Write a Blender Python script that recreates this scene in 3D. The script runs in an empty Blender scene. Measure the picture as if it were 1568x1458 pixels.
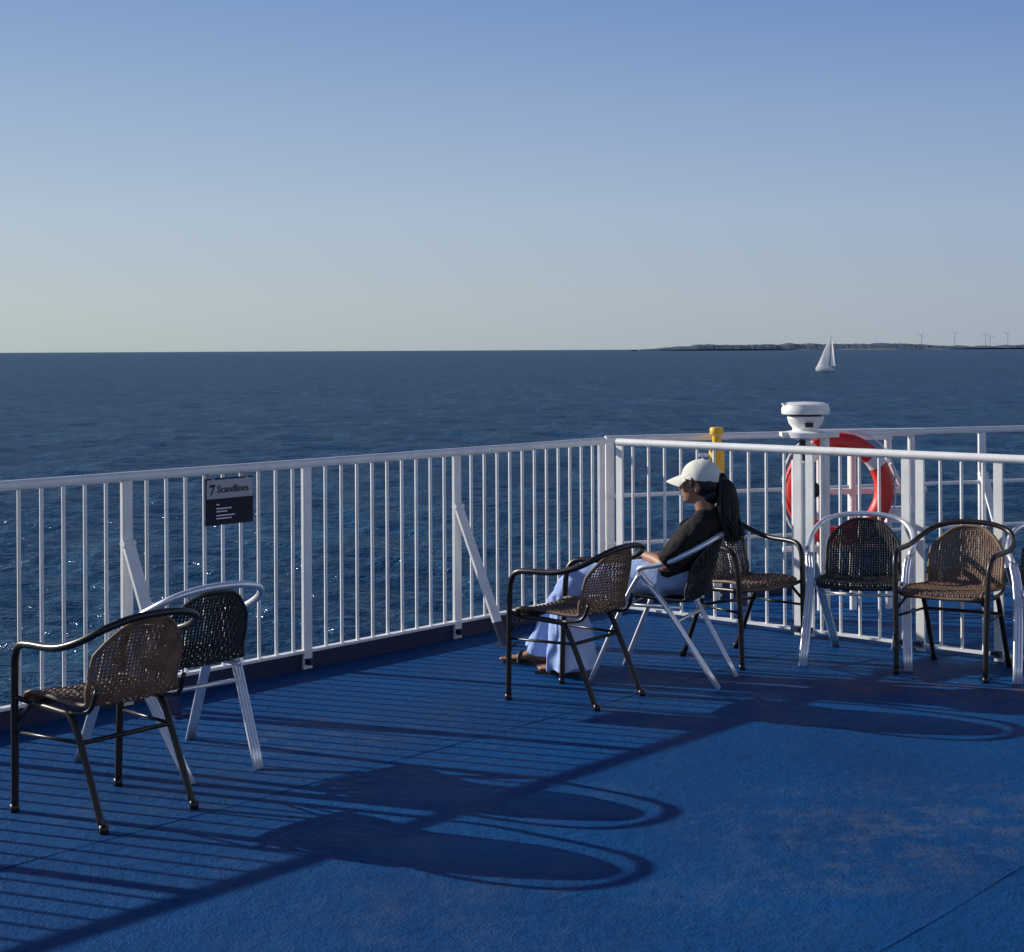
import bpy, math, random
import numpy as np
from mathutils import Vector, Matrix, noise
random.seed(7)
R=math.radians
scene=bpy.context.scene
COL=scene.collection

# ------------------------------------------------------------------ materials
def new_mat(name):
    m=bpy.data.materials.new(name); m.use_nodes=True
    nt=m.node_tree; b=nt.nodes['Principled BSDF']
    return m,nt,b
def N(nt,t,**k):
    n=nt.nodes.new(t)
    for a,v in k.items(): setattr(n,a,v)
    return n
def simple(name,c,rough=.5,metal=0.,var=.12,scale=6.,bump=0.,bscale=60.,spec=.5,c2=None):
    m,nt,b=new_mat(name)
    tc=N(nt,'ShaderNodeTexCoord'); no=N(nt,'ShaderNodeTexNoise'); no.inputs['Scale'].default_value=scale
    no.inputs['Detail'].default_value=5
    nt.links.new(tc.outputs['Object'],no.inputs['Vector'])
    cr=N(nt,'ShaderNodeValToRGB')
    cr.color_ramp.elements[0].position=.3; cr.color_ramp.elements[1].position=.7
    a=[x*(1-var) for x in c]; d=[min(1,x*(1+var)) for x in c]
    if c2: a=c2
    cr.color_ramp.elements[0].color=(*a,1); cr.color_ramp.elements[1].color=(*d,1)
    nt.links.new(no.outputs['Fac'],cr.inputs['Fac']); nt.links.new(cr.outputs['Color'],b.inputs['Base Color'])
    b.inputs['Roughness'].default_value=rough; b.inputs['Metallic'].default_value=metal
    b.inputs['Specular IOR Level'].default_value=spec
    if bump>0:
        n2=N(nt,'ShaderNodeTexNoise'); n2.inputs['Scale'].default_value=bscale; n2.inputs['Detail'].default_value=4
        nt.links.new(tc.outputs['Object'],n2.inputs['Vector'])
        bp=N(nt,'ShaderNodeBump'); bp.inputs['Strength'].default_value=bump; bp.inputs['Distance'].default_value=.01
        nt.links.new(n2.outputs['Fac'],bp.inputs['Height']); nt.links.new(bp.outputs['Normal'],b.inputs['Normal'])
    return m
M_white=simple('white_paint',(.88,.88,.86),.4,var=.03,scale=9,bump=.05,bscale=60,c2=(.78,.77,.74))
M_navy=simple('navy_paint',(.006,.014,.065),.5,var=.3,scale=5)
M_alu=simple('brushed_aluminium',(.90,.90,.92),.32,metal=.65,var=.06,scale=20)
M_brown=simple('dark_brown_metal',(.018,.013,.011),.35,var=.2)
M_wbrown=simple('brown_wicker',(.17,.10,.062),.6,var=.4,scale=14)
M_wblack=simple('black_wicker',(.018,.017,.018),.5,var=.3,scale=14)
M_shirt=simple('charcoal_cotton',(.022,.018,.018),.9,var=.25,scale=12,bump=.3,bscale=25,spec=.2)
M_pants=simple('pale_blue_cotton',(.36,.48,.78),.9,var=.14,scale=9,bump=.8,bscale=14,spec=.2)
M_skin=simple('skin',(.36,.17,.10),.5,var=.08,scale=10)
M_cap=simple('cream_cotton',(.80,.78,.68),.9,var=.05,scale=20,bump=.5,bscale=22,spec=.2)
M_hair=simple('black_hair',(.006,.005,.005),.5,var=.3,scale=30,bump=.5,bscale=90)
M_dark=simple('dark_rubber',(.02,.02,.02),.6)
M_red=simple('buoy_red',(.78,.035,.025),.45,var=.12)
M_yellow=simple('yellow_plastic',(.90,.52,.02),.45,var=.08)
M_grey=simple('grey_metal',(.45,.46,.46),.5,var=.15)
M_signl=simple('sign_silver',(.40,.41,.44),.5,var=.05)
M_signd=simple('sign_navy',(.012,.014,.035),.5,var=.1,spec=.2)
M_signw=simple('sign_white_print',(.8,.8,.8),.5,var=.02)
M_hull=simple('hull_white',(.8,.8,.8),.5)
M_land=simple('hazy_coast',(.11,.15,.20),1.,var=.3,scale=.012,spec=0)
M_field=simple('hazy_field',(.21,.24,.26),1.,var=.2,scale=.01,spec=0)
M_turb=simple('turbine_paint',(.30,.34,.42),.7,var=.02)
def sail_mat():
    m,nt,b=new_mat('sail_cloth'); b.inputs['Base Color'].default_value=(.9,.9,.88,1); b.inputs['Roughness'].default_value=.8
    t=N(nt,'ShaderNodeBsdfTranslucent'); t.inputs[0].default_value=(.97,.96,.92,1)
    no=N(nt,'ShaderNodeTexNoise'); no.inputs['Scale'].default_value=.6
    mr=N(nt,'ShaderNodeMapRange'); mr.inputs[3].default_value=.55; mr.inputs[4].default_value=.7
    nt.links.new(no.outputs['Fac'],mr.inputs[0])
    x=N(nt,'ShaderNodeMixShader'); nt.links.new(mr.outputs[0],x.inputs[0])
    nt.links.new(b.outputs[0],x.inputs[1]); nt.links.new(t.outputs[0],x.inputs[2])
    nt.links.new(x.outputs[0],nt.nodes['Material Output'].inputs[0]); return m
M_sail=sail_mat()

# ------------------------------------------------------------------ mesh builder
def catmull(pts,n=6,closed=False):
    P=np.array(pts,float); out=[]
    k=len(P)
    segs=k if closed else k-1
    for i in range(segs):
        if closed: a,b,c,d=P[(i-1)%k],P[i],P[(i+1)%k],P[(i+2)%k]
        else:
            b,c=P[i],P[i+1]
            a=P[i-1] if i>0 else 2*b-c
            d=P[i+2] if i+2<k else 2*c-b
        for j in range(n):
            t=j/n
            out.append(.5*((2*b)+(c-a)*t+(2*a-5*b+4*c-d)*t*t+(3*b-a-3*c+d)*t**3))
    if not closed: out.append(P[-1])
    return np.array(out)
class MB:
    def __init__(s): s.v=[]; s.f=[]; s.m=[]
    def tube(s,pts,r=None,seg=8,mat=0,closed=False,ref=None,cap='flat'):
        """pts (n,3)+r, or (n,4) radius, or (n,5) rx,ry (rx along ref)"""
        P=np.array(pts,float); n=len(P)
        if P.shape[1]==3:
            rr=np.ones((n,2))*(r if np.isscalar(r) else 1)
        elif P.shape[1]==4: rr=np.stack([P[:,3],P[:,3]],1)
        else: rr=P[:,3:5]
        P=P[:,:3]
        T=np.zeros_like(P)
        for i in range(n):
            if closed: T[i]=P[(i+1)%n]-P[i-1]
            else: T[i]=P[min(n-1,i+1)]-P[max(0,i-1)]
            T[i]/=max(1e-9,np.linalg.norm(T[i]))
        if ref is None:
            a=np.array([0,0,1.]) if abs(T[0][2])<.9 else np.array([1.,0,0])
        else: a=np.array(ref,float)
        A=[];B=[]
        for i in range(n):
            if ref is not None: a=np.array(ref,float)
            a=a-T[i]*np.dot(a,T[i]); a/=max(1e-9,np.linalg.norm(a))
            A.append(a); B.append(np.cross(T[i],a))
        rings=[(P[i],A[i],B[i],rr[i][0],rr[i][1]) for i in range(n)]
        if cap=='round' and not closed:
            pre=[];post=[]
            for q in (80,55,28):
                c=math.cos(R(q)); sn=math.sin(R(q))
                rm=min(rr[0]); pre.append((P[0]-T[0]*rm*sn,A[0],B[0],rr[0][0]*c,rr[0][1]*c))
                rm=min(rr[-1]); post.insert(0,(P[-1]+T[-1]*rm*sn,A[-1],B[-1],rr[-1][0]*c,rr[-1][1]*c))
            rings=pre+rings+post
        base=len(s.v); m=len(rings)
        for (p,a,b,ra,rb) in rings:
            for j in range(seg):
                q=2*math.pi*j/seg
                s.v.append(tuple(p+a*ra*math.cos(q)+b*rb*math.sin(q)))
        for i in range(m if closed else m-1):
            i2=(i+1)%m
            for j in range(seg):
                j2=(j+1)%seg
                s.f.append((base+i*seg+j,base+i*seg+j2,base+i2*seg+j2,base+i2*seg+j)); s.m.append(mat)
        if not closed:
            s.f.append(tuple(base+j for j in range(seg))[::-1]); s.m.append(mat)
            s.f.append(tuple(base+(m-1)*seg+j for j in range(seg))); s.m.append(mat)
    def box(s,c,size,ax=None,mat=0):
        c=np.array(c,float); h=np.array(size,float)/2
        if ax is None: ax=np.eye(3)
        ax=np.array(ax,float)
        b=len(s.v)
        for i in (-1,1):
            for j in (-1,1):
                for k in (-1,1):
                    s.v.append(tuple(c+ax[0]*h[0]*i+ax[1]*h[1]*j+ax[2]*h[2]*k))
        for f in ((0,1,3,2),(4,6,7,5),(0,4,5,1),(2,3,7,6),(0,2,6,4),(1,5,7,3)):
            s.f.append(tuple(b+q for q in f)); s.m.append(mat)
    def lathe(s,prof,c=(0,0,0),seg=20,mat=0):
        c=np.array(c,float); b=len(s.v)
        for r,z in prof:
            for j in range(seg):
                q=2*math.pi*j/seg; s.v.append((c[0]+r*math.cos(q),c[1]+r*math.sin(q),c[2]+z))
        for i in range(len(prof)-1):
            for j in range(seg):
                j2=(j+1)%seg
                s.f.append((b+i*seg+j,b+i*seg+j2,b+(i+1)*seg+j2,b+(i+1)*seg+j)); s.m.append(mat)
        s.f.append(tuple(b+j for j in range(seg))[::-1]); s.m.append(mat)
        k=b+(len(prof)-1)*seg
        s.f.append(tuple(k+j for j in range(seg))); s.m.append(mat)
    def ellipsoid(s,c,r,mat=0,seg=20,rings=12):
        b=len(s.v)
        for i in range(rings+1):
            t=math.pi*(i+.02)/(rings+.04)
            for j in range(seg):
                q=2*math.pi*j/seg
                s.v.append((c[0]+r[0]*math.sin(t)*math.cos(q),c[1]+r[1]*math.sin(t)*math.sin(q),c[2]-r[2]*math.cos(t)))
        for i in range(rings):
            for j in range(seg):
                j2=(j+1)%seg
                s.f.append((b+i*seg+j,b+i*seg+j2,b+(i+1)*seg+j2,b+(i+1)*seg+j)); s.m.append(mat)
        s.f.append(tuple(b+j for j in range(seg))[::-1]); s.m.append(mat)
        k=b+rings*seg
        s.f.append(tuple(k+j for j in range(seg))); s.m.append(mat)
    def mesh(s,name,mats,smooth=True):
        me=bpy.data.meshes.new(name); me.from_pydata(s.v,[],s.f)
        for m in mats: me.materials.append(m)
        me.polygons.foreach_set('material_index',s.m)
        me.polygons.foreach_set('use_smooth',[smooth]*len(s.f))
        me.update()
        return me
    def obj(s,name,mats,parent=None,smooth=True,autos=True):
        me=s.mesh(name,mats,smooth)
        if smooth and autos:
            try: me.set_sharp_from_angle(angle=R(40))
            except Exception: pass
        o=bpy.data.objects.new(name,me); COL.objects.link(o)
        if parent: o.parent=parent
        return o
def empty(name,loc=(0,0,0),rz=0):
    e=bpy.data.objects.new(name,None); e.location=loc; e.rotation_euler=(0,0,rz); e.empty_display_size=.2
    COL.objects.link(e); return e

# ------------------------------------------------------------------ camera
cam=bpy.data.cameras.new('camera'); co=bpy.data.objects.new('camera',cam); COL.objects.link(co)
cam.sensor_width=36; cam.lens=2550/1568*36; cam.shift_y=-193/1568; cam.clip_end=200000; cam.clip_start=.05
co.matrix_world=Matrix.Translation((0,0,1.7))@Matrix.Rotation(R(90),4,'X')@Matrix.Rotation(R(-.29),4,'Z')
scene.camera=co
# ------------------------------------------------------------------ light
SUN=Vector((-2.2,.86,1)).normalized()
el=math.asin(SUN.z); rot=math.atan2(SUN.x,SUN.y)
sl=bpy.data.lights.new('sun','SUN'); so=bpy.data.objects.new('sun',sl); COL.objects.link(so)
sl.energy=5.0; sl.angle=R(.5); sl.color=(1,.95,.87)
so.rotation_euler=(-SUN).to_track_quat('-Z','Y').to_euler()
w=bpy.data.worlds.new('World'); scene.world=w; w.use_nodes=True
nt=w.node_tree; bg=nt.nodes['Background']; L=nt.links.new
sk=N(nt,'ShaderNodeTexSky'); sk.sky_type='NISHITA'; sk.sun_disc=False
sk.sun_elevation=el; sk.sun_rotation=rot; sk.air_density=1.0; sk.dust_density=.6; sk.ozone_density=2.0
STR=.1
tc=N(nt,'ShaderNodeTexCoord'); sp=N(nt,'ShaderNodeSeparateXYZ'); L(tc.outputs['Generated'],sp.inputs[0])
def skyramp(stops):
    mr=N(nt,'ShaderNodeMapRange'); mr.inputs[1].default_value=0; mr.inputs[2].default_value=1.; L(sp.outputs['Z'],mr.inputs[0])
    sq=N(nt,'ShaderNodeMath',operation='POWER'); sq.inputs[1].default_value=.5; L(mr.outputs[0],sq.inputs[0])
    r=N(nt,'ShaderNodeValToRGB'); L(sq.outputs[0],r.inputs[0]); el_=r.color_ramp.elements
    while len(el_)<len(stops): el_.new(.5)
    for e,(z,c) in zip(el_,stops): e.position=math.sqrt(z); e.color=(*c,1)
    return r.outputs[0]
away=skyramp([(0,(.33,.39,.46)),(.03,(.35,.42,.51)),(.08,(.32,.42,.58)),(.14,(.235,.345,.57)),(.205,(.145,.255,.52)),(.45,(.045,.095,.27)),(1,(.018,.040,.13))])
toward=skyramp([(0,(.46,.53,.52)),(.03,(.51,.58,.59)),(.08,(.46,.56,.66)),(.14,(.345,.47,.65)),(.205,(.24,.37,.61)),(.45,(.08,.15,.34)),(1,(.022,.050,.15))])
anti=skyramp([(0,(.75,.76,.74)),(.03,(.78,.80,.80)),(.08,(.72,.76,.80)),(.14,(.60,.66,.75)),(.205,(.45,.53,.66)),(.45,(.08,.13,.28)),(1,(.018,.040,.13))])  # unseen sky opposite the sun, brightened as added fill for camera-facing railings
hz=Vector((SUN.x,SUN.y,0)).normalized()
dp=N(nt,'ShaderNodeVectorMath',operation='DOT_PRODUCT'); L(tc.outputs['Generated'],dp.inputs[0]); dp.inputs[1].default_value=hz
m1=N(nt,'ShaderNodeMapRange'); m1.inputs[1].default_value=.0; m1.inputs[2].default_value=.75; L(dp.outputs['Value'],m1.inputs[0])
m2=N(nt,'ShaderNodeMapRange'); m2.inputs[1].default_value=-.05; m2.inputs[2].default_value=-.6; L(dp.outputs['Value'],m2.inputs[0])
mx=N(nt,'ShaderNodeMix',data_type='RGBA'); L(m1.outputs[0],mx.inputs[0]); L(away,mx.inputs[6]); L(toward,mx.inputs[7])
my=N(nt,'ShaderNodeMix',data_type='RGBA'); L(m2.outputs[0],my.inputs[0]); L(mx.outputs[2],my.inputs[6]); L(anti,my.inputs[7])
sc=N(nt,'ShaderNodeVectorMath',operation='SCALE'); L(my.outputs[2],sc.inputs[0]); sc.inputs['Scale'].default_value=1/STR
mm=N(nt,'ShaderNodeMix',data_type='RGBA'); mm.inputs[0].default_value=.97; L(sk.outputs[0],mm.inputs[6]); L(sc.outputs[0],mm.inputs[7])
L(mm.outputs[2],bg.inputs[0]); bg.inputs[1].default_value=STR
scene.view_settings.view_transform='Standard'; scene.view_settings.look='None'; scene.view_settings.exposure=0

# ------------------------------------------------------------------ sea
SEA=-10.3
def sea_mat():
    m,nt,b=new_mat('sea_water')
    L=nt.links.new
    tc=N(nt,'ShaderNodeTexCoord')
    def layer(sx,sy,rotz,scale,detail,rough=.6):
        mp=N(nt,'ShaderNodeMapping'); mp.inputs['Scale'].default_value=(sx,sy,1); mp.inputs['Rotation'].default_value=(0,0,R(rotz))
        L(tc.outputs['Object'],mp.inputs['Vector'])
        n=N(nt,'ShaderNodeTexNoise'); n.inputs['Scale'].default_value=scale; n.inputs['Detail'].default_value=detail; n.inputs['Roughness'].default_value=rough
        L(mp.outputs[0],n.inputs['Vector']); return n.outputs['Fac']
    def ramp(f,p0,c0,p1,c1):
        r=N(nt,'ShaderNodeValToRGB'); r.color_ramp.elements[0].position=p0; r.color_ramp.elements[1].position=p1
        r.color_ramp.elements[0].color=c0; r.color_ramp.elements[1].color=c1; L(f,r.inputs[0]); return r.outputs[0]
    a=layer(.6,1,12,.75,4,.62)
    c=layer(.7,1,-20,2.6,3,.6)
    ad=N(nt,'ShaderNodeMath',operation='MULTIPLY_ADD'); L(c,ad.inputs[0]); ad.inputs[1].default_value=.35; L(a,ad.inputs[2])
    bp=N(nt,'ShaderNodeBump'); bp.inputs['Strength'].default_value=1.; bp.inputs['Distance'].default_value=.85
    L(ad.outputs[0],bp.inputs['Height'])
    # wind-roughened patches and ripple streaks: paler blue painted into the diffuse colour over deep blue
    c1=ramp(layer(.25,1,4,.035,8,.62),.34,(.003,.028,.072,1),.66,(.007,.046,.108,1))
    f2=ramp(layer(.9,.16,-7,.34,5,.74),.48,(0,0,0,1),.62,(1,1,1,1))
    x=N(nt,'ShaderNodeMix',data_type='RGBA'); mu=N(nt,'ShaderNodeMath',operation='MULTIPLY'); mu.inputs[1].default_value=.6
    L(f2,mu.inputs[0]); L(mu.outputs[0],x.inputs[0]); L(c1,x.inputs[6]); x.inputs[7].default_value=(.026,.105,.190,1)
    df=N(nt,'ShaderNodeBsdfDiffuse'); L(x.outputs[2],df.inputs[0]); L(bp.outputs[0],df.inputs['Normal'])
    gl=N(nt,'ShaderNodeBsdfGlossy'); gl.inputs['Roughness'].default_value=.16; gl.inputs[0].default_value=(.9,.95,1,1); L(bp.outputs[0],gl.inputs['Normal'])
    # mean reflectance of a wind-roughened sea levels off well below 1 towards the horizon
    fr=N(nt,'ShaderNodeFresnel'); fr.inputs[0].default_value=1.33; L(bp.outputs[0],fr.inputs['Normal'])
    mr=N(nt,'ShaderNodeMapRange'); mr.inputs[1].default_value=.02; mr.inputs[2].default_value=.55; mr.inputs[3].default_value=.015; mr.inputs[4].default_value=.20
    L(fr.outputs[0],mr.inputs[0])
    ms=N(nt,'ShaderNodeMixShader'); L(mr.outputs[0],ms.inputs[0]); L(df.outputs[0],ms.inputs[1]); L(gl.outputs[0],ms.inputs[2])
    L(ms.outputs[0],nt.nodes['Material Output'].inputs[0]); nt.nodes.remove(b)
    return m
rad=[30.]
while rad[-1]<1800: rad.append(rad[-1]*1.0056)
while rad[-1]<70000: rad.append(rad[-1]*1.06)
rad=np.array(rad); th=np.linspace(R(-38),R(36),600)
RR,TT=np.meshgrid(rad,th,indexing='ij'); X=RR*np.sin(TT); Y=RR*np.cos(TT); Z=np.zeros_like(X)
cell=RR*.0056
rng=np.random.RandomState(5)
for k in range(72):
    lam=.8*(6.0/.8)**(rng.rand()); ang=R(200+rng.normal()*42); amp=.0064*lam**.85*(.6+.8*rng.rand()); ph=rng.rand()*6.28
    if k>=60: lam=6*(26/6)**((k-60)/12); amp=.0035*lam**.9
    kk=2*math.pi/lam; q=(X*math.sin(ang)+Y*math.cos(ang))*kk+ph+1.6*np.sin(X*.023*(k%5+1)+Y*.031*(k%3+1)+k)
    att=np.clip((lam/cell-2.2)/2.5,0,1)
    s=(1+np.sin(q))*.5; Z+=amp*att*(2*s**1.5-.85)
V=np.stack([X,Y,Z+SEA],-1).reshape(-1,3); nr,nc=X.shape
idx=np.arange(nr*nc).reshape(nr,nc)
F=np.stack([idx[:-1,:-1],idx[:-1,1:],idx[1:,1:],idx[1:,:-1]],-1).reshape(-1,4)[:,::-1]
extra=np.array([(-90000,-60000,SEA-.9),(90000,-60000,SEA-.9),(90000,69000,SEA-.9),(-90000,69000,SEA-.9)],float)
V=np.vstack([V,extra]); F=np.vstack([F,[[nr*nc,nr*nc+1,nr*nc+2,nr*nc+3]]])
me=bpy.data.meshes.new('sea'); me.vertices.add(len(V)); me.vertices.foreach_set('co',V.ravel())
me.loops.add(F.size); me.loops.foreach_set('vertex_index',F.ravel().astype(np.int32)); me.polygons.add(len(F))
me.polygons.foreach_set('loop_start',np.arange(0,F.size,4,dtype=np.int32)); me.polygons.foreach_set('loop_total',np.full(len(F),4,dtype=np.int32))
me.polygons.foreach_set('use_smooth',np.ones(len(F),bool)); me.update(calc_edges=True); me.materials.append(sea_mat())
COL.objects.link(bpy.data.objects.new('sea',me))

# ------------------------------------------------------------------ deck
A=np.array([-1.856,8.0]); D=np.array([.6,10.92]); dr=(D-A)/np.linalg.norm(D-A); nin=np.array([dr[1],-dr[0]])
def rl(t,off=0): 
    p=A+dr*t+nin*off; return p
LD=np.linalg.norm(D-A)
F3a=np.array([.62,11.12]); F3b=np.array([3.78,12.3]); d3=(F3b-F3a)/np.linalg.norm(F3b-F3a); n3=np.array([d3[1],-d3[0]])
p0=rl(-11,-.05); p1=rl(LD+.12,-.05); p2=F3a-n3*.06; p3=F3a+d3*12-n3*.06
poly=[tuple(p0),tuple(p1),tuple(p2),tuple(p3),(14,-9),(-9,-9)]
def deck_mat():
    m,nt,b=new_mat('deck_paint'); L=nt.links.new
    tc=N(nt,'ShaderNodeTexCoord')
    def nz(scale,detail=5,rough=.6,sx=1,sy=1,rz=0):
        mp=N(nt,'ShaderNodeMapping'); mp.inputs['Scale'].default_value=(sx,sy,1); mp.inputs['Rotation'].default_value=(0,0,R(rz))
        L(tc.outputs['Object'],mp.inputs['Vector'])
        n=N(nt,'ShaderNodeTexNoise'); n.inputs['Scale'].default_value=scale; n.inputs['Detail'].default_value=detail; n.inputs['Roughness'].default_value=rough
        L(mp.outputs[0],n.inputs['Vector']); return n.outputs['Fac']
    def ramp(f,p0,c0,p1,c1):
        r=N(nt,'ShaderNodeValToRGB'); r.color_ramp.elements[0].position=p0; r.color_ramp.elements[1].position=p1
        r.color_ramp.elements[0].color=c0; r.color_ramp.elements[1].color=c1; L(f,r.inputs[0]); return r.outputs[0]
    def mix(f,a,c):
        x=N(nt,'ShaderNodeMix',data_type='RGBA'); L(f,x.inputs[0]); 
        for s,v in ((6,a),(7,c)):
            if isinstance(v,tuple): x.inputs[s].default_value=v
            else: L(v,x.inputs[s])
        return x.outputs[2]
    def mul(a,c):
        x=N(nt,'ShaderNodeMath',operation='MULTIPLY'); L(a,x.inputs[0])
        if isinstance(c,float): x.inputs[1].default_value=c
        else: L(c,x.inputs[1])
        return x.outputs[0]
    def spot(cx,cy,rx,ry,rz):
        mp=N(nt,'ShaderNodeMapping',vector_type='TEXTURE'); mp.inputs['Location'].default_value=(cx,cy,0); mp.inputs['Rotation'].default_value=(0,0,R(rz)); mp.inputs['Scale'].default_value=(rx,ry,1)
        L(tc.outputs['Object'],mp.inputs['Vector']); g=N(nt,'ShaderNodeTexGradient',gradient_type='SPHERICAL'); L(mp.outputs[0],g.inputs[0]); return g.outputs[1]
    base=ramp(nz(1.1,7,.68),.3,(.001,.046,.165,1),.72,(.002,.078,.245,1))
    dust=ramp(nz(1.5,9,.74,1,1,30),.54,(0,0,0,1),.82,(.45,.45,.45,1))
    c=mix(dust,base,(.075,.12,.21,1))
    fine=ramp(nz(6,8,.75),.46,(0,0,0,1),.66,(1,1,1,1))
    for (cx,cy,rx,ry,rz,k) in ((1.45,5.95,1.1,.8,10,.42),(.95,5.3,.8,.5,40,.22),(2.4,5.2,.8,.7,0,.2),(-.9,7.3,.8,.5,50,.35),(-.2,5.0,1.,.7,20,.2)):
        c=mix(mul(mul(spot(cx,cy,rx,ry,rz),fine),float(k)*1.5),c,(.12,.15,.205,1))
    c=mix(mul(mul(spot(2.1,8.30,1.3,.22,-12),fine),1.8),c,(.12,.07,.075,1))
    speck=ramp(nz(38,3,.6),.70,(0,0,0,1),.77,(.35,.35,.35,1))
    c=mix(speck,c,(.12,.15,.22,1))
    dk=ramp(nz(7,6,.7),.58,(0,0,0,1),.72,(.6,.6,.6,1))
    c=mix(dk,c,(.001,.022,.09,1))
    L(c,b.inputs['Base Color'])
    ro=ramp(nz(2.2,6,.7),.3,(.45,.45,.45,1),.7,(.7,.7,.7,1)); L(ro,b.inputs['Roughness'])
    b.inputs['Specular IOR Level'].default_value=.10
    ad=N(nt,'ShaderNodeMath',operation='MULTIPLY_ADD'); L(nz(90,3,.7),ad.inputs[0]); ad.inputs[1].default_value=.5; L(nz(18,5,.6),ad.inputs[2])
    bp=N(nt,'ShaderNodeBump'); bp.inputs['Strength'].default_value=.85; bp.inputs['Distance'].default_value=.015
    L(ad.outputs[0],bp.inputs['Height']); L(bp.outputs[0],b.inputs['Normal'])
    return m
M_deck=deck_mat()
mb=MB(); mb.v=[(x,y,0) for x,y in poly]; mb.f=[tuple(range(6))[::-1]]; mb.m=[0]; mb.obj('ship_deck',[M_deck])
mb=MB(); mb.v=[(x,y,-.01) for x,y in poly]+[(x,y,SEA-2) for x,y in poly]
mb.f=[tuple(range(6))[::-1]]+[(i,(i+1)%6,6+(i+1)%6,6+i) for i in range(6)]; mb.m=[0]*7; mb.obj('ship_hull',[M_hull],smooth=False)
mb=MB()
for q,(ta,tb) in (((1.023,4.69),(-6,8)),((-.447,6.96),(-7,4.4))):
    q=np.array(q); pts=[(*(q+dr*t+nin*.004*math.sin(t*5)),.0005,.007,.0016+.0006*math.sin(t*9)) for t in np.arange(ta,tb,.12)]
    mb.tube(pts,seg=6,ref=(nin[0],nin[1],0))
mb.obj('deck_weld_seam',[M_deck])

# ------------------------------------------------------------------ railings
def railing(name,org,d,n,length,start,zt,zb,gap,posts,braces,mids=(),kerb=True,bars=True,pw=.060):
    mb=MB()
    P=lambda t,z,off=0:(org[0]+d[0]*t+n[0]*off,org[1]+d[1]*t+n[1]*off,z)
    ax=[(d[0],d[1],0),(n[0],n[1],0),(0,0,1)]
    mb.tube([P(start,zt),P(length,zt)],.024,seg=12)
    if bars:
        mb.box(P((start+length)/2,zb),(length-start,.045,.014),ax)
        k=int((length-start)/gap)
        for i in range(1,k+1):
            t=start+i*gap
            if min(abs(t-q) for q in posts)<gap*.4: continue
            mb.tube([P(t,zb+.004),P(t,zt-.015)],.0095,seg=6)
    for z in mids: mb.tube([P(start,z),P(length,z)],.014,seg=8)
    for t in posts:
        mb.box(P(t,(zt-.02+.004)/2),(pw,.018,zt-.024),ax)
        mb.box(P(t,.045,.03),(.05,.04,.03),ax,mat=1)
    for t in braces:
        a=np.array(P(t,.78,.012)); b=np.array(P(t,.13,.31)); c=np.array(P(t,.0,.37))
        for u,v,m in ((a,b,0),(b,c,1)):
            dd=(v-u); ln=np.linalg.norm(dd); dd/=ln
            s=np.array([d[0],d[1],0.]); k=np.cross(dd,s)
            mb.box((u+v)/2,(.068,.016,ln),[s,k,dd],mat=m)
        mb.tube([tuple(a-np.array([d[0],d[1],0])*.036),tuple(a+np.array([d[0],d[1],0])*.036)],.018,seg=10)
        mb.box(tuple(c+np.array([0,0,.006])),(.09,.09,.012),ax,mat=1)
    if kerb:
        mb.box(P((start+length)/2,(zb-.008)/2,-.012),(length-start,.014,zb-.010),ax,mat=1)
    return mb.obj(name,[M_white,M_navy])
tB=1.17; tC=2.37
railing('ship_railing',A,dr,nin,LD,-9.4,1.1,.10,.119,[-8.4,-7.2,-6,-4.8,-3.6,-2.4,-1.2,0,tB,tC,LD-.03],[-4.8,-2.4,0,tC])
F2a=np.array([.68,10.80]); F2b=np.array([2.735,8.9]); d2=(F2b-F2a)/np.linalg.norm(F2b-F2a)
n2=np.array([d2[1],-d2[0]])
tt=lambda X:(X-F2a[0])/d2[0]
railing('ship_railing',F2a,d2,n2,6.5,0,1.1,.04,.128,[0.02,tt(1.69),tt(1.75),tt(2.215),tt(2.28),tt(2.625),4.1,5.3,6.4],[],kerb=False,pw=.05)
t3=lambda X:(X-F3a[0])/d3[0]
railing('ship_railing',F3a,d3,n3,11,0,1.1,.10,.13,[.03,t3(1.4),t3(2.4),t3(3.43),t3(4.5),t3(5.6),t3(7),t3(8.5)],[t3(1.4),t3(3.43),t3(5.6)],mids=(.72,.40),bars=False)

# ------------------------------------------------------------------ sign
c=rl(.60,.045)
s=empty('information_sign',(c[0],c[1],.945),math.atan2(dr[1],dr[0])); 
mb=MB(); mb.box((0,0,0),(.31,.008,.235)); mb.obj('plate',[M_signd],s,False)
mb=MB(); mb.box((0,-.0062,.063),(.30,.003,.095)); mb.obj('header_panel',[M_signl],s,False)
mb=MB()
for z,wd in ((-.015,.02),(-.035,.10),(-.05,.07),(-.07,.12),(-.085,.10)): 
    mb.box((-.09+wd/2,-.0062,z),(wd,.003,.006))
mb.obj('small_print',[M_signw],s,False)
mb=MB()
for x in (-.11,.11): mb.tube([(x,.004,.10),(x,.02,.13),(x,.05,.165)],.006,seg=6); mb.box((x,-.006,.108),(.016,.006,.016))
mb.obj('clips',[M_grey],s)
fc=bpy.data.curves.new('lettering','FONT'); fc.body='Scandlines'; fc.size=.050; fc.extrude=.001; fc.offset=.0003
fo=bpy.data.objects.new('lettering',fc); COL.objects.link(fo); fo.parent=s; fo.location=(-.085,-.0095,.045); fo.rotation_euler=(R(90),0,0); fc.materials.append(M_signd)
mb=MB(); mb.v=[(-.135,-.0095,.085),(-.095,-.0095,.088),(-.12,-.0095,.035),(-.128,-.0095,.035),(-.112,-.0095,.074),(-.135,-.0095,.074)]; mb.f=[(0,5,4,1),(1,4,3,2)]; mb.m=[0,0]; mb.obj('logo',[M_signd],s,False)

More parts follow.
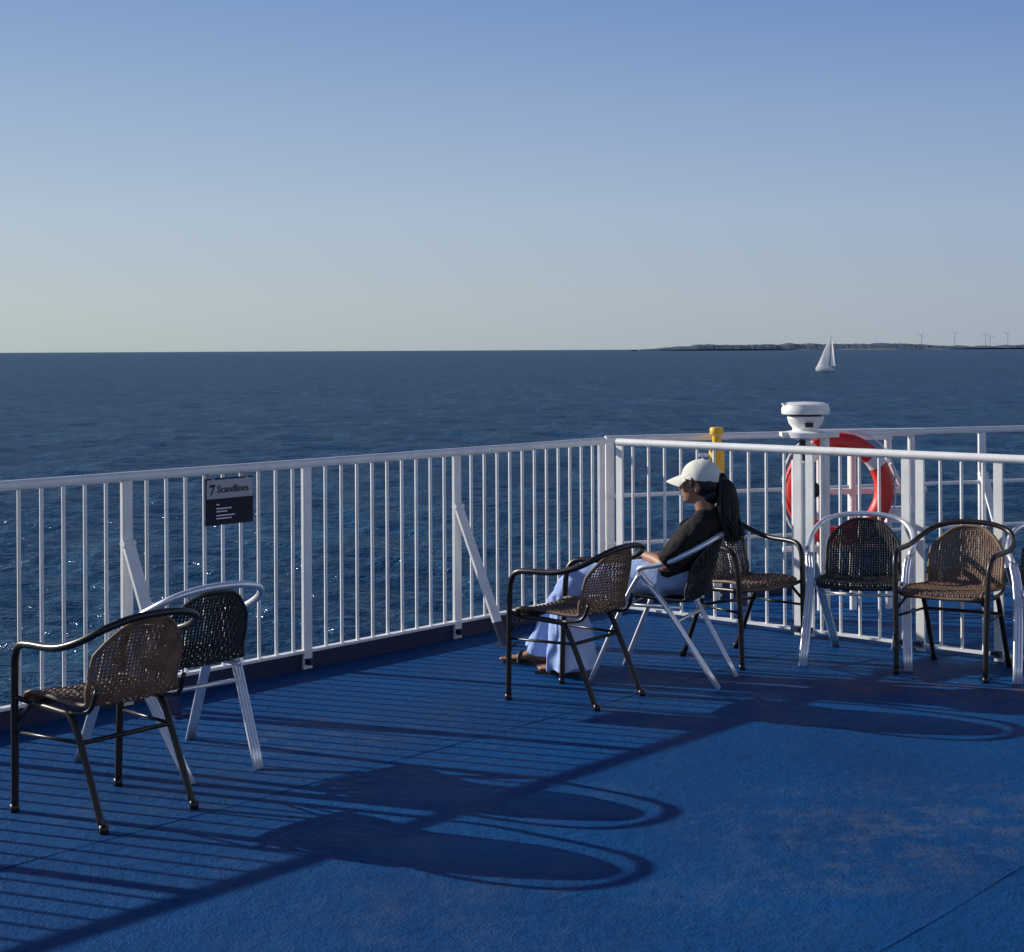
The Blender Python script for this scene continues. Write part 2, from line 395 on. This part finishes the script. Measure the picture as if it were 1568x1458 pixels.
# ------------------------------------------------------------------ chairs
prof=catmull([(.215,.405),(.205,.432),(.12,.438),(0,.428),(-.10,.422),(-.165,.435),(-.205,.50),(-.232,.60),(-.268,.735)],8)
cum=np.concatenate([[0],np.cumsum(np.linalg.norm(np.diff(prof,axis=0),axis=1))]); PL=cum[-1]
def PP(x,s,lift=0):
    l=s*PL; y=np.interp(l,cum,prof[:,0]); z=np.interp(l,cum,prof[:,1])
    y2=np.interp(min(l+.005,PL),cum,prof[:,0]); z2=np.interp(min(l+.005,PL),cum,prof[:,1])
    y1=np.interp(max(l-.005,0),cum,prof[:,0]); z1=np.interp(max(l-.005,0),cum,prof[:,1])
    t=np.array([y2-y1,z2-z1]); t/=np.linalg.norm(t); nn=np.array([-t[1],t[0]])*-1
    g=min(1,max(0,(l-.36)/.12)); g=g*g*(3-2*g)
    hw=.208-.012*s-.03*max(0,(s-.75)/.25)**2
    return (x*hw, y+nn[0]*lift+.055*x*x*g, z+nn[1]*lift+.012*x*x*(1-g))
smax=lambda x:1-.17*abs(x)**3.2
def weave(mb,mat,ns=29,rowgap=.0135):
    for i in range(ns):
        x=-.97+1.94*i/(ns-1); sm=smax(x)
        P=[PP(x,s,.002*math.sin(k*math.pi/2+i*math.pi)) for k,s in enumerate(np.linspace(0,sm,40))]
        mb.tube([(*p,.0056,.0028) for p in P],seg=6,mat=mat,ref=(1,0,0))
    k=int(PL/rowgap)
    for r in range(1,k):
        s=r/k; lim=1.0
        if s>smax(1): lim=((1-s)/.17)**(1/3.2)
        if lim<.2: continue
        xs=np.linspace(-lim,lim,25)
        mb.tube([PP(x,s,.004*(1 if (j+r)%2 else -1)) for j,x in enumerate(xs)],.0028,seg=4,mat=mat)
    edge=[PP(-1,s) for s in np.linspace(0,smax(1),24)]+[PP(x,smax(x)) for x in np.linspace(-.95,.95,20)]+[PP(1,s) for s in np.linspace(smax(1),0,24)]
    mb.tube(edge,.009,seg=8,mat=mat)
    mb.tube([PP(x,0) for x in np.linspace(-1,1,8)],.010,seg=8,mat=mat)
def mir(p): return [(-q[0],*q[1:]) for q in p]
# brown chair
mb=MB(); weave(mb,0); brown_weave=mb.mesh('woven_seat_and_back',[M_wbrown])
mb=MB()
half=[(.235,.245,.0),(.238,.238,.25),(.245,.228,.50),(.25,.215,.585),(.258,.175,.628),(.264,.10,.638),(.268,0,.640),(.268,-.09,.650),(.252,-.185,.680),(.205,-.255,.722),(.11,-.283,.750),(0,-.290,.757)]
pts=catmull(half+mir(half[:-1])[::-1],5); mb.tube(pts,.0145,seg=10)
for sx in (-1,1):
    mb.tube(catmull([(sx*.205,.19,.408),(sx*.208,0,.40),(sx*.205,-.06,.385),(sx*.203,-.12,.28),(sx*.205,-.245,0)],6),.0135,seg=10)
    mb.tube([(sx*.205,.19,.408),(sx*.245,.226,.43)],.010,seg=8)
    mb.tube(catmull([(sx*.205,-.05,.40),(sx*.202,-.16,.42),(sx*.198,-.2,.50)],4),.009,seg=8)
    for p in ((.235,.245),(.205,-.245)): mb.tube([(sx*p[0],p[1],.001),(sx*p[0],p[1],.03)],.017,seg=10)
mb.tube([(-.205,-.115,.30),(.205,-.115,.30)],.009,seg=8)
mb.tube([(-.24,.232,.33),(-.2,.19,.40)],.008,seg=6); mb.tube([(.24,.232,.33),(.2,.19,.40)],.008,seg=6)
mb.tube([(-.205,.18,.402),(.205,.18,.402)],.010,seg=8)
for sx in (-1,1): mb.tube([(sx*.204,-.115,.30),(sx*.24,.234,.30)],.007,seg=6)
brown_frame=mb.mesh('frame',[M_brown]); 
# aluminium chair
mb=MB(); weave(mb,0,29); black_weave=mb.mesh('woven_seat_and_back',[M_wblack])
mb=MB()
half=[(.245,.01,.50),(.268,.065,.565),(.276,.075,.592),(.282,.04,.608),(.284,-.02,.618),(.28,-.10,.645),(.258,-.19,.69),(.205,-.258,.732),(.11,-.287,.756),(0,-.294,.762)]
pts=catmull(half+mir(half[:-1])[::-1],5); mb.tube(pts,.0145,seg=10)
def ribbed(a,b,c,wd=.0150):
    P=catmull([a,b,c],5)
    for o in (-1,0,1):
        mb.tube([(p[0]+o*wd,p[1],p[2]) for p in P],.0092,seg=8)
for sx in (-1,1):
    ribbed((sx*.255,.04,.525),(sx*.235,-.05,.41),(sx*.165,-.305,.0))
    ribbed((sx*.268,.07,.575),(sx*.255,.16,.42),(sx*.275,.345,.0))
    mb.tube([(sx*.205,.19,.404),(sx*.205,-.12,.40)],.011,seg=8)
    mb.tube([(sx*.205,.15,.402),(sx*.255,.16,.42)],.009,seg=6)
mb.tube([(-.218,-.10,.33),(.218,-.10,.33)],.010,seg=8)
mb.tube([(-.205,.17,.402),(.205,.17,.402)],.010,seg=8)
alu_frame=mb.mesh('frame',[M_alu])
def chair(kind,c,d):
    th=math.atan2(-d[0],d[1])
    e=empty('brown_wicker_armchair' if kind=='b' else 'aluminium_wicker_armchair',(c[0],c[1],0),th)
    for nm,me in (('frame',brown_frame if kind=='b' else alu_frame),('woven_seat_and_back',brown_weave if kind=='b' else black_weave)):
        o=bpy.data.objects.new(nm,me); COL.objects.link(o); o.parent=e
    return e
chair('b',(-1.51,6.19),(-.776,.63))
chair('a',(-1.37,6.87),(-.71,.705))
chair('b',(.31,8.145),(-.816,.578))
PC=(.81,8.60); PD=(-.92,.39)
chair('a',PC,PD)
chair('b',(1.25,9.15),(.6,-.8))
chair('a',(1.91,9.16),(-.29,-.957))
chair('b',(2.33,8.77),(-.55,-.83))
chair('a',(2.88,8.68),(-.2,-.98))

# ------------------------------------------------------------------ woman
pe=empty('seated_woman',(PC[0],PC[1],0),math.atan2(-PD[0],PD[1]))
def remeshed(mb,name,mat,vox,parent,smooth=4,disp=None):
    o=mb.obj(name+'_tmp',[mat]); 
    m=o.modifiers.new('r','REMESH'); m.mode='VOXEL'; m.voxel_size=vox; m.use_smooth_shade=True
    m2=o.modifiers.new('s','SMOOTH'); m2.iterations=smooth; m2.factor=.5
    dg=bpy.context.evaluated_depsgraph_get(); me=bpy.data.meshes.new_from_object(o.evaluated_get(dg))
    bpy.data.objects.remove(o); me.name=name
    me.materials.clear(); me.materials.append(mat)
    if disp:
        me.update(); ns=[v.normal.copy() for v in me.vertices]
        for v,nn in zip(me.vertices,ns): v.co=v.co+nn*disp(v.co)
    for p in me.polygons: p.use_smooth=True
    ob=bpy.data.objects.new(name,me); COL.objects.link(ob); ob.parent=parent; return ob
X1=(1,0,0)
b=MB()
b.ellipsoid((0,-.168,1.035),(.070,.092,.098)); b.ellipsoid((0,-.128,.968),(.052,.060,.060)); b.ellipsoid((0,-.098,.928),(.024,.024,.020))
b.ellipsoid((0,-.100,.985),(.044,.032,.045))
b.tube([(0,-.078,1.022,.007),(0,-.066,.998,.010),(0,-.060,.985,.012)],seg=10,cap='round')
b.ellipsoid((0,-.077,.957),(.020,.010,.006)); b.ellipsoid((0,-.078,.949),(.018,.010,.006))
for sx in (-1,1): b.ellipsoid((sx*.072,-.170,.995),(.008,.016,.028)); b.ellipsoid((sx*.036,-.098,.985),(.022,.02,.018))
b.tube(catmull([(0,-.215,.80,.06,.06),(0,-.195,.87,.048,.052),(0,-.175,.96,.048,.054)],4),seg=16,ref=X1,cap='round')
b.tube(catmull([(0,-.04,.53,.11,.07),(0,-.12,.66,.11,.07),(0,-.19,.77,.11,.055)],4),seg=16,ref=X1,cap='round')
def arm(sx,el,wr,tip):
    sh=(sx*.145,-.195,.785)
    b.tube(catmull([(*sh,.036),(*(np.array(sh)*.5+np.array(el)*.5),.038),(*el,.034),(*(np.array(el)*.5+np.array(wr)*.5),.032),(*wr,.022)],5),seg=14,cap='round')
    wr=np.array(wr); t=np.array(tip)-wr; t/=np.linalg.norm(t); up=np.array([0,0,1.]); up-=t*up.dot(t); up/=np.linalg.norm(up); sd=np.cross(t,up)
    b.tube([(*(wr),.024,.014),(*(wr+t*.04),.038,.015),(*(wr+t*.085),.036,.013)],seg=14,ref=tuple(sd),cap='round')
    for k,(o,ln) in enumerate(((-.029,.068),(-.010,.078),(.010,.073),(.028,.058))):
        q=wr+t*.085+sd*o
        b.tube([(*q,.0085),(*(q+t*ln*.42+up*.004),.0082),(*(q+t*ln*.72-up*.010),.0075),(*(q+t*ln*.92-up*.027),.0068)],seg=8,cap='round')
    q=wr+t*.025+sd*.028*sx
    o=sd*sx
    b.tube([(*q,.011),(*(q+t*.028+o*.018),.0095),(*(q+t*.055+o*.02-up*.006),.008)],seg=8,cap='round')
arm(-1,(-.222,-.065,.615),(-.085,.105,.640),(.0,.20,.615))
arm(1,(.222,-.065,.615),(.075,.115,.615),(-.02,.21,.59))
kL=(-.10,.50,.475); kR=(.10,.53,.475); aL=(-.105,.505,.085); aR=(.10,.775,.085)
for k,a,sx in ((kL,aL,-1),(kR,aR,1)):
    b.tube(catmull([(sx*.08,.06,.53,.06),(sx*.095,.25,.51,.06),(*k,.050),((k[0]+a[0])/2,(k[1]+a[1])/2-.01,(k[2]+a[2])/2+.03,.046),(*a,.032)],5),seg=14,cap='round')
    b.tube(catmull([(a[0],a[1]-.035,.04,.028,.026),(a[0],a[1]+.03,.055,.034,.032),(a[0],a[1]+.10,.036,.042,.018),(a[0],a[1]+.165,.028,.044,.012)],4),seg=14,ref=X1,cap='round')
    for j in range(5):
        o=(-.034+.017*j)*(-1 if sx<0 else 1)
        ln=(.034,.030,.026,.022,.017)[j]
        q=(a[0]+o,a[1]+.17-.006*j,.027)
        b.tube([(*q,.009 if j else .012),(q[0],q[1]+ln,.024,.008 if j else .011)],seg=8,cap='round')
remeshed(b,'body',M_skin,.004,pe,2)
s_=MB()
s_.tube(catmull([(0,.06,.525,.172,.088),(0,-.03,.565,.170,.115),(0,-.10,.64,.164,.120),(0,-.155,.73,.174,.114),(0,-.195,.800,.172,.090),(0,-.205,.850,.115,.078),(0,-.200,.885,.064,.064)],5),seg=28,ref=X1,cap='flat')
for sx in (-1,1):
    s_.tube(catmull([(sx*.06,-.20,.845,.055),(sx*.13,-.198,.802,.066),(sx*.180,-.172,.752,.072),(sx*.215,-.115,.68,.070),(sx*.230,-.055,.618,.070)],4),seg=16,cap='flat')
def fold(co): return .009*noise.noise(Vector((co.x*14,co.y*9+co.z*6,co.z*9)))+.005*noise.noise(co*32)
remeshed(s_,'t_shirt',M_shirt,.006,pe,3,fold)
t_=MB()
t_.tube(catmull([(0,-.12,.535,.15,.085),(0,-.03,.53,.172,.098),(0,.08,.53,.165,.092)],4),seg=24,ref=X1,cap='round')
t_.tube(catmull([(-.088,.0,.528,.098),(-.095,.25,.515,.09),(-.10,.42,.50,.08),(-.10,.515,.455,.078),(-.102,.52,.38,.085),(-.104,.515,.25,.10),(-.106,.505,.12,.120),(-.106,.50,.035,.132)],4),seg=24,cap='flat')
t_.tube(catmull([(.088,.0,.528,.098),(.095,.25,.515,.09),(.10,.45,.50,.08),(.10,.545,.455,.075),(.10,.59,.38,.080),(.10,.65,.27,.09),(.10,.71,.15,.10),(.10,.745,.065,.108)],4),seg=24,cap='flat')
def fold2(co):
    a=math.sin(co.x*38+co.y*44+4*noise.noise(co*5)); low=1.3 if co.z<.42 else .4
    return .013*a*low*(.6+.5*noise.noise(Vector((co.x*5,co.y*5,co.z*2.5+4))))+.012*noise.noise(co*13)
remeshed(t_,'trousers',M_pants,.006,pe,3,fold2)
c_=MB()
def dome(cx,cy,cz,rx,ry,rz,tilt):
    base=len(c_.v); sg=28; rg=10
    for i in range(rg+1):
        t=R(98)*i/rg
        for j in range(sg):
            q=2*math.pi*j/sg
            x=rx*math.sin(t)*math.cos(q); y=ry*math.sin(t)*math.sin(q); z=rz*math.cos(t)
            y,z=y*math.cos(tilt)-z*math.sin(tilt),y*math.sin(tilt)+z*math.cos(tilt)
            k=1+.02*math.cos(6*q)*math.sin(t)**2
            c_.v.append((cx+x*k,cy+y*k,cz+z))
    for i in range(rg):
        for j in range(sg):
            j2=(j+1)%sg; c_.f.append((base+i*sg+j,base+(i+1)*sg+j,base+(i+1)*sg+j2,base+i*sg+j2)); c_.m.append(0)
dome(0,-.174,1.044,.084,.107,.092,R(5))
base=len(c_.v); nx=14; ny=6
for lay in (0,1):
    for i in range(ny+1):
        for j in range(nx+1):
            u=-1+2*j/nx; v=i/ny
            y=-.172+.102*math.sqrt(max(0,1-(u*.80)**2))+v*(.085*(1-.55*u*u)); x=u*.075*(1-.12*v)
            z=1.050-.020*u*u-.022*v+.004*lay-.012*v*v
            c_.v.append((x,y,z))
    st=base+lay*(ny+1)*(nx+1)
    for i in range(ny):
        for j in range(nx):
            q=st+i*(nx+1)+j; f=(q,q+1,q+nx+2,q+nx+1); c_.f.append(f if lay else f[::-1]); c_.m.append(0)
st0=base; st1=base+(ny+1)*(nx+1)
for j in range(nx):
    q=ny*(nx+1)+j; c_.f.append((st0+q,st0+q+1,st1+q+1,st1+q)); c_.m.append(0)
c_.ellipsoid((0,-.180,1.137),(.008,.008,.005))
c_.obj('baseball_cap',[M_cap],pe)
h=MB()
h.ellipsoid((0,-.198,1.010),(.079,.080,.078)); h.ellipsoid((0,-.222,.960),(.058,.052,.055))
h.tube([(-.074,-.145,1.04,.010),(-.073,-.140,1.0,.006)],seg=8,cap='round'); h.tube([(.074,-.145,1.04,.010),(.073,-.140,1.0,.006)],seg=8,cap='round')
random.seed(3)
h.ellipsoid((0,-.275,1.035),(.034,.036,.034))
for i in range(110):
    a=random.uniform(0,6.28); q=random.uniform(0,1)**.5; ox=math.cos(a)*q; oy=math.sin(a)*q; ln=random.uniform(.8,1.15)
    h.tube(catmull([(ox*.016,-.275+oy*.016,1.042,.008),(ox*.040,-.300+oy*.038,1.00,.009),(ox*.054,-.308+oy*.052,.92,.009),(ox*.054-.005,-.312+oy*.056,.85,.009),(ox*.044-.02+random.uniform(-.012,.012),-.328+oy*.048-.014*(i%4),1.045-.30*ln,.002)],4),seg=5,cap='flat')
h.obj('ponytail_hair',[M_hair],pe)
e_=MB()
for sx in (-1,1):
    e_.ellipsoid((sx*.030,-.0835,1.004),(.012,.006,.006),mat=0,seg=12,rings=8); e_.ellipsoid((sx*.030,-.0785,1.004),(.005,.0025,.005),mat=1,seg=10,rings=6)
    e_.tube([(sx*.016,-.080,1.020,.0025),(sx*.032,-.079,1.024,.003),(sx*.048,-.088,1.019,.002)],seg=6,mat=1)
e_.obj('eyes',[M_signw,M_hair],pe)
d_=MB()
for a in (aL,aR):
    d_.box((a[0],a[1]+.065,.009),(.088,.25,.018))
    d_.tube(catmull([(a[0]-.046,a[1]+.10,.012),(a[0]-.035,a[1]+.10,.05),(a[0],a[1]+.10,.062),(a[0]+.035,a[1]+.10,.05),(a[0]+.046,a[1]+.10,.012)],4),.010,seg=8)
d_.obj('sandals',[M_dark],pe)

# ------------------------------------------------------------------ lifebuoy & deck equipment
lb=empty('lifebuoy',(2.08,10.62,.80),R(8))
n=48; ringpts=[(.30*math.cos(2*math.pi*i/n),0,.30*math.sin(2*math.pi*i/n)) for i in range(n)]
mb=MB(); mb.tube(ringpts,.062,seg=14,closed=True)
for i,f in enumerate(mb.f):
    k=(i//14)%n; 
    if (k+8)%12<2: mb.m[i]=1
mb.obj('ring',[M_red,M_signw],lb)
mb=MB(); 
for q in range(4):
    a0=R(90*q); P=[]
    for k in range(9):
        a=a0+R(90)*k/8; rr=.368+.03*math.sin(math.pi*k/8); P.append((rr*math.cos(a),-.01,rr*math.sin(a)))
    mb.tube(P,.006,seg=6)
mb.obj('grab_rope',[M_signw],lb)
st=empty('lifebuoy_stand',(2.10,10.80,0),R(8)); mb=MB()
for x in (-.10,.12,.36,.52): mb.tube([(x,.03,0),(x,.03,1.15)],.024,seg=10)
mb.tube([(-.12,.03,1.15),(.60,.03,1.15)],.026,seg=10); mb.tube([(-.35,.03,.77),(.62,.03,.77)],.02,seg=10); mb.tube([(-.35,.03,.40),(.62,.03,.40)],.02,seg=10)
mb.box((.12,.0,1.12),(.5,.05,.03)); mb.box((.40,-.02,.62),(.16,.09,.10)); mb.tube([(.36,-.02,.95),(.52,-.02,.60)],.015,seg=8)
mb.obj('pipe_frame',[M_white],st)
mb=MB(); mb.box((.17,-.08,.53),(.09,.07,.12)); mb.ellipsoid((.17,-.08,.60),(.045,.035,.03)); mb.obj('signal_light',[M_red],st)
vp=empty('deck_ventilator',(1.84,10.45,0)); mb=MB()
mb.lathe([(.055,0),(.055,.02),(.032,.03),(.032,1.12),(.06,1.13),(.15,1.145),(.15,1.175),(.085,1.185),(.08,1.20),(.105,1.23),(.115,1.265),(.11,1.275)],seg=28)
mb.lathe([(.148,1.29),(.150,1.30),(.150,1.325),(.142,1.34),(.142,1.35),(.11,1.362),(.02,1.366)],seg=28)
mb.box((.10,0,1.16),(.20,.12,.03)); mb.box((-.10,-.02,1.165),(.12,.12,.025))
mb.tube([(.12,0,0),(.12,0,1.15)],.03,seg=12); mb.tube([(-.07,0,0),(-.07,0,1.0)],.02,seg=10)
mb.obj('body',[M_white],vp)
mb=MB(); mb.lathe([(.10,1.272),(.10,1.292)],seg=24); mb.box((0,-.12,1.225),(.05,.02,.03)); mb.ellipsoid((.03,-.10,.82),(.045,.04,.05)); mb.tube([(-.03,-.05,1.14),(-.03,-.05,1.0)],.02,seg=8); mb.obj('dark_fittings',[M_dark],vp)
mb=MB(); mb.box((-.05,.0,1.352),(.19,.09,.010)); mb.obj('lid_plate',[M_grey],vp)
yb=empty('yellow_beacon',(1.385,11.30,0)); mb=MB()
mb.lathe([(.048,.80),(.052,.81),(.052,1.03),(.046,1.045)],seg=20); mb.lathe([(.03,1.045),(.03,1.11)],seg=16); mb.lathe([(.044,1.12),(.046,1.125),(.046,1.16),(.04,1.168)],seg=20)
mb.obj('lamp_body',[M_yellow],yb); mb=MB(); mb.tube([(0,0,.0),(0,0,.80)],.02,seg=10); mb.box((-.07,0,.98),(.10,.02,.02)); mb.obj('bracket',[M_white],yb)

# ------------------------------------------------------------------ sailing boat
sb=empty('sailing_boat',(167.2,887,SEA+.1),R(-30)); sb.scale=(1.12,1.12,1.04)
mb=MB()
secs=[]
for i in range(13):
    t=i/12; x=-5+9.6*t; wd=1.6*math.sin(math.pi*min(1,(t*.85+.06)))**.7; secs.append((x,wd))
for x,wd in secs:
    sh=1.35+.25*abs(x/5)**2
    mb.v+= [(x,-wd,sh),(x,-wd*.8,.3),(x,-wd*.3,-.4),(x,wd*.3,-.4),(x,wd*.8,.3),(x,wd,sh)]
for i in range(12):
    for j in range(6):
        j2=(j+1)%6; mb.f.append((i*6+j,i*6+j2,(i+1)*6+j2,(i+1)*6+j)); mb.m.append(0)
mb.box((.6,0,1.6),(3.6,1.6,.7)); mb.obj('hull',[M_hull],sb)
mb=MB(); mb.tube([(2.2,0,1),(2.6,0,18.2)],.09,seg=6); mb.tube([(2.2,0,2.2),(4.5,1.5,2.3)],.08,seg=6); mb.obj('mast_and_boom',[M_grey],sb)
mb=MB()
def sail(top,f1,f2,belly,n=10):
    top,f1,f2=map(np.array,(top,f1,f2)); b0=len(mb.v)
    for i in range(n+1):
        a=i/n
        for j in range(n+1):
            q=j/n; l=f1*(1-a)+top*a; r=f2*(1-a)+top*a; p=l*(1-q)+r*q
            s=math.sin(math.pi*q)*math.sin(math.pi*min(1,a*.8+.15)); p=p+np.array(belly)*s; mb.v.append(tuple(p))
    for i in range(n):
        for j in range(n):
            q=b0+i*(n+1)+j; mb.f.append((q,q+1,q+n+2,q+n+1)); mb.m.append(0)
sail((2.5,0,17.5),(-4.9,0,1.6),(1.8,-1.2,1.8),(-.8,-1.6,0)); sail((2.7,0,18),(2.3,0,2.4),(4.4,1.4,2.5),(.4,.6,0))
mb.obj('sails',[M_sail],sb)

# ------------------------------------------------------------------ coast + turbines
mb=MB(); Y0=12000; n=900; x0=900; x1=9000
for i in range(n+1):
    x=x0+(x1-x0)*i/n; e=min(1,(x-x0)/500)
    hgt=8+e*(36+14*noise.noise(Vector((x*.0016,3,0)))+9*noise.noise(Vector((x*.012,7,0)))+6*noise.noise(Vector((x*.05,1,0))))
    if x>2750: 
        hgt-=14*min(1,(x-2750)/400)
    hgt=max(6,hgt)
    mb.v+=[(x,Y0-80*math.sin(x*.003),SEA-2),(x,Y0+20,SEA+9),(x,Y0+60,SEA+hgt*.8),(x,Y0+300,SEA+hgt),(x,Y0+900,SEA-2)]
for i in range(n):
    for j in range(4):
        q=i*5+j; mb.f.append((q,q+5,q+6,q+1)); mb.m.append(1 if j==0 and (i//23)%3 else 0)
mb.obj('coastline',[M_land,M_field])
def turbine(u,h,ph):
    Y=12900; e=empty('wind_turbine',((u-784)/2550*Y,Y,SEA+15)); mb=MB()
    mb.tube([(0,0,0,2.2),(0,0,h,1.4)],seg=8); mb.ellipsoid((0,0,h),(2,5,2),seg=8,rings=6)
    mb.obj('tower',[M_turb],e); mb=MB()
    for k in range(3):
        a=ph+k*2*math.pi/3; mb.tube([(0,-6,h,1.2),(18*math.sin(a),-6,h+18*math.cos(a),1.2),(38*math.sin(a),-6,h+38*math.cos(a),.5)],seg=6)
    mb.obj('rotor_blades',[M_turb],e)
for u,h,ph in ((1411,98,.4),(1462,104,1.2),(1509,100,.2),(1543,106,.9),(1516,80,1.5),(1640,100,.1)): turbine(u,h,ph)
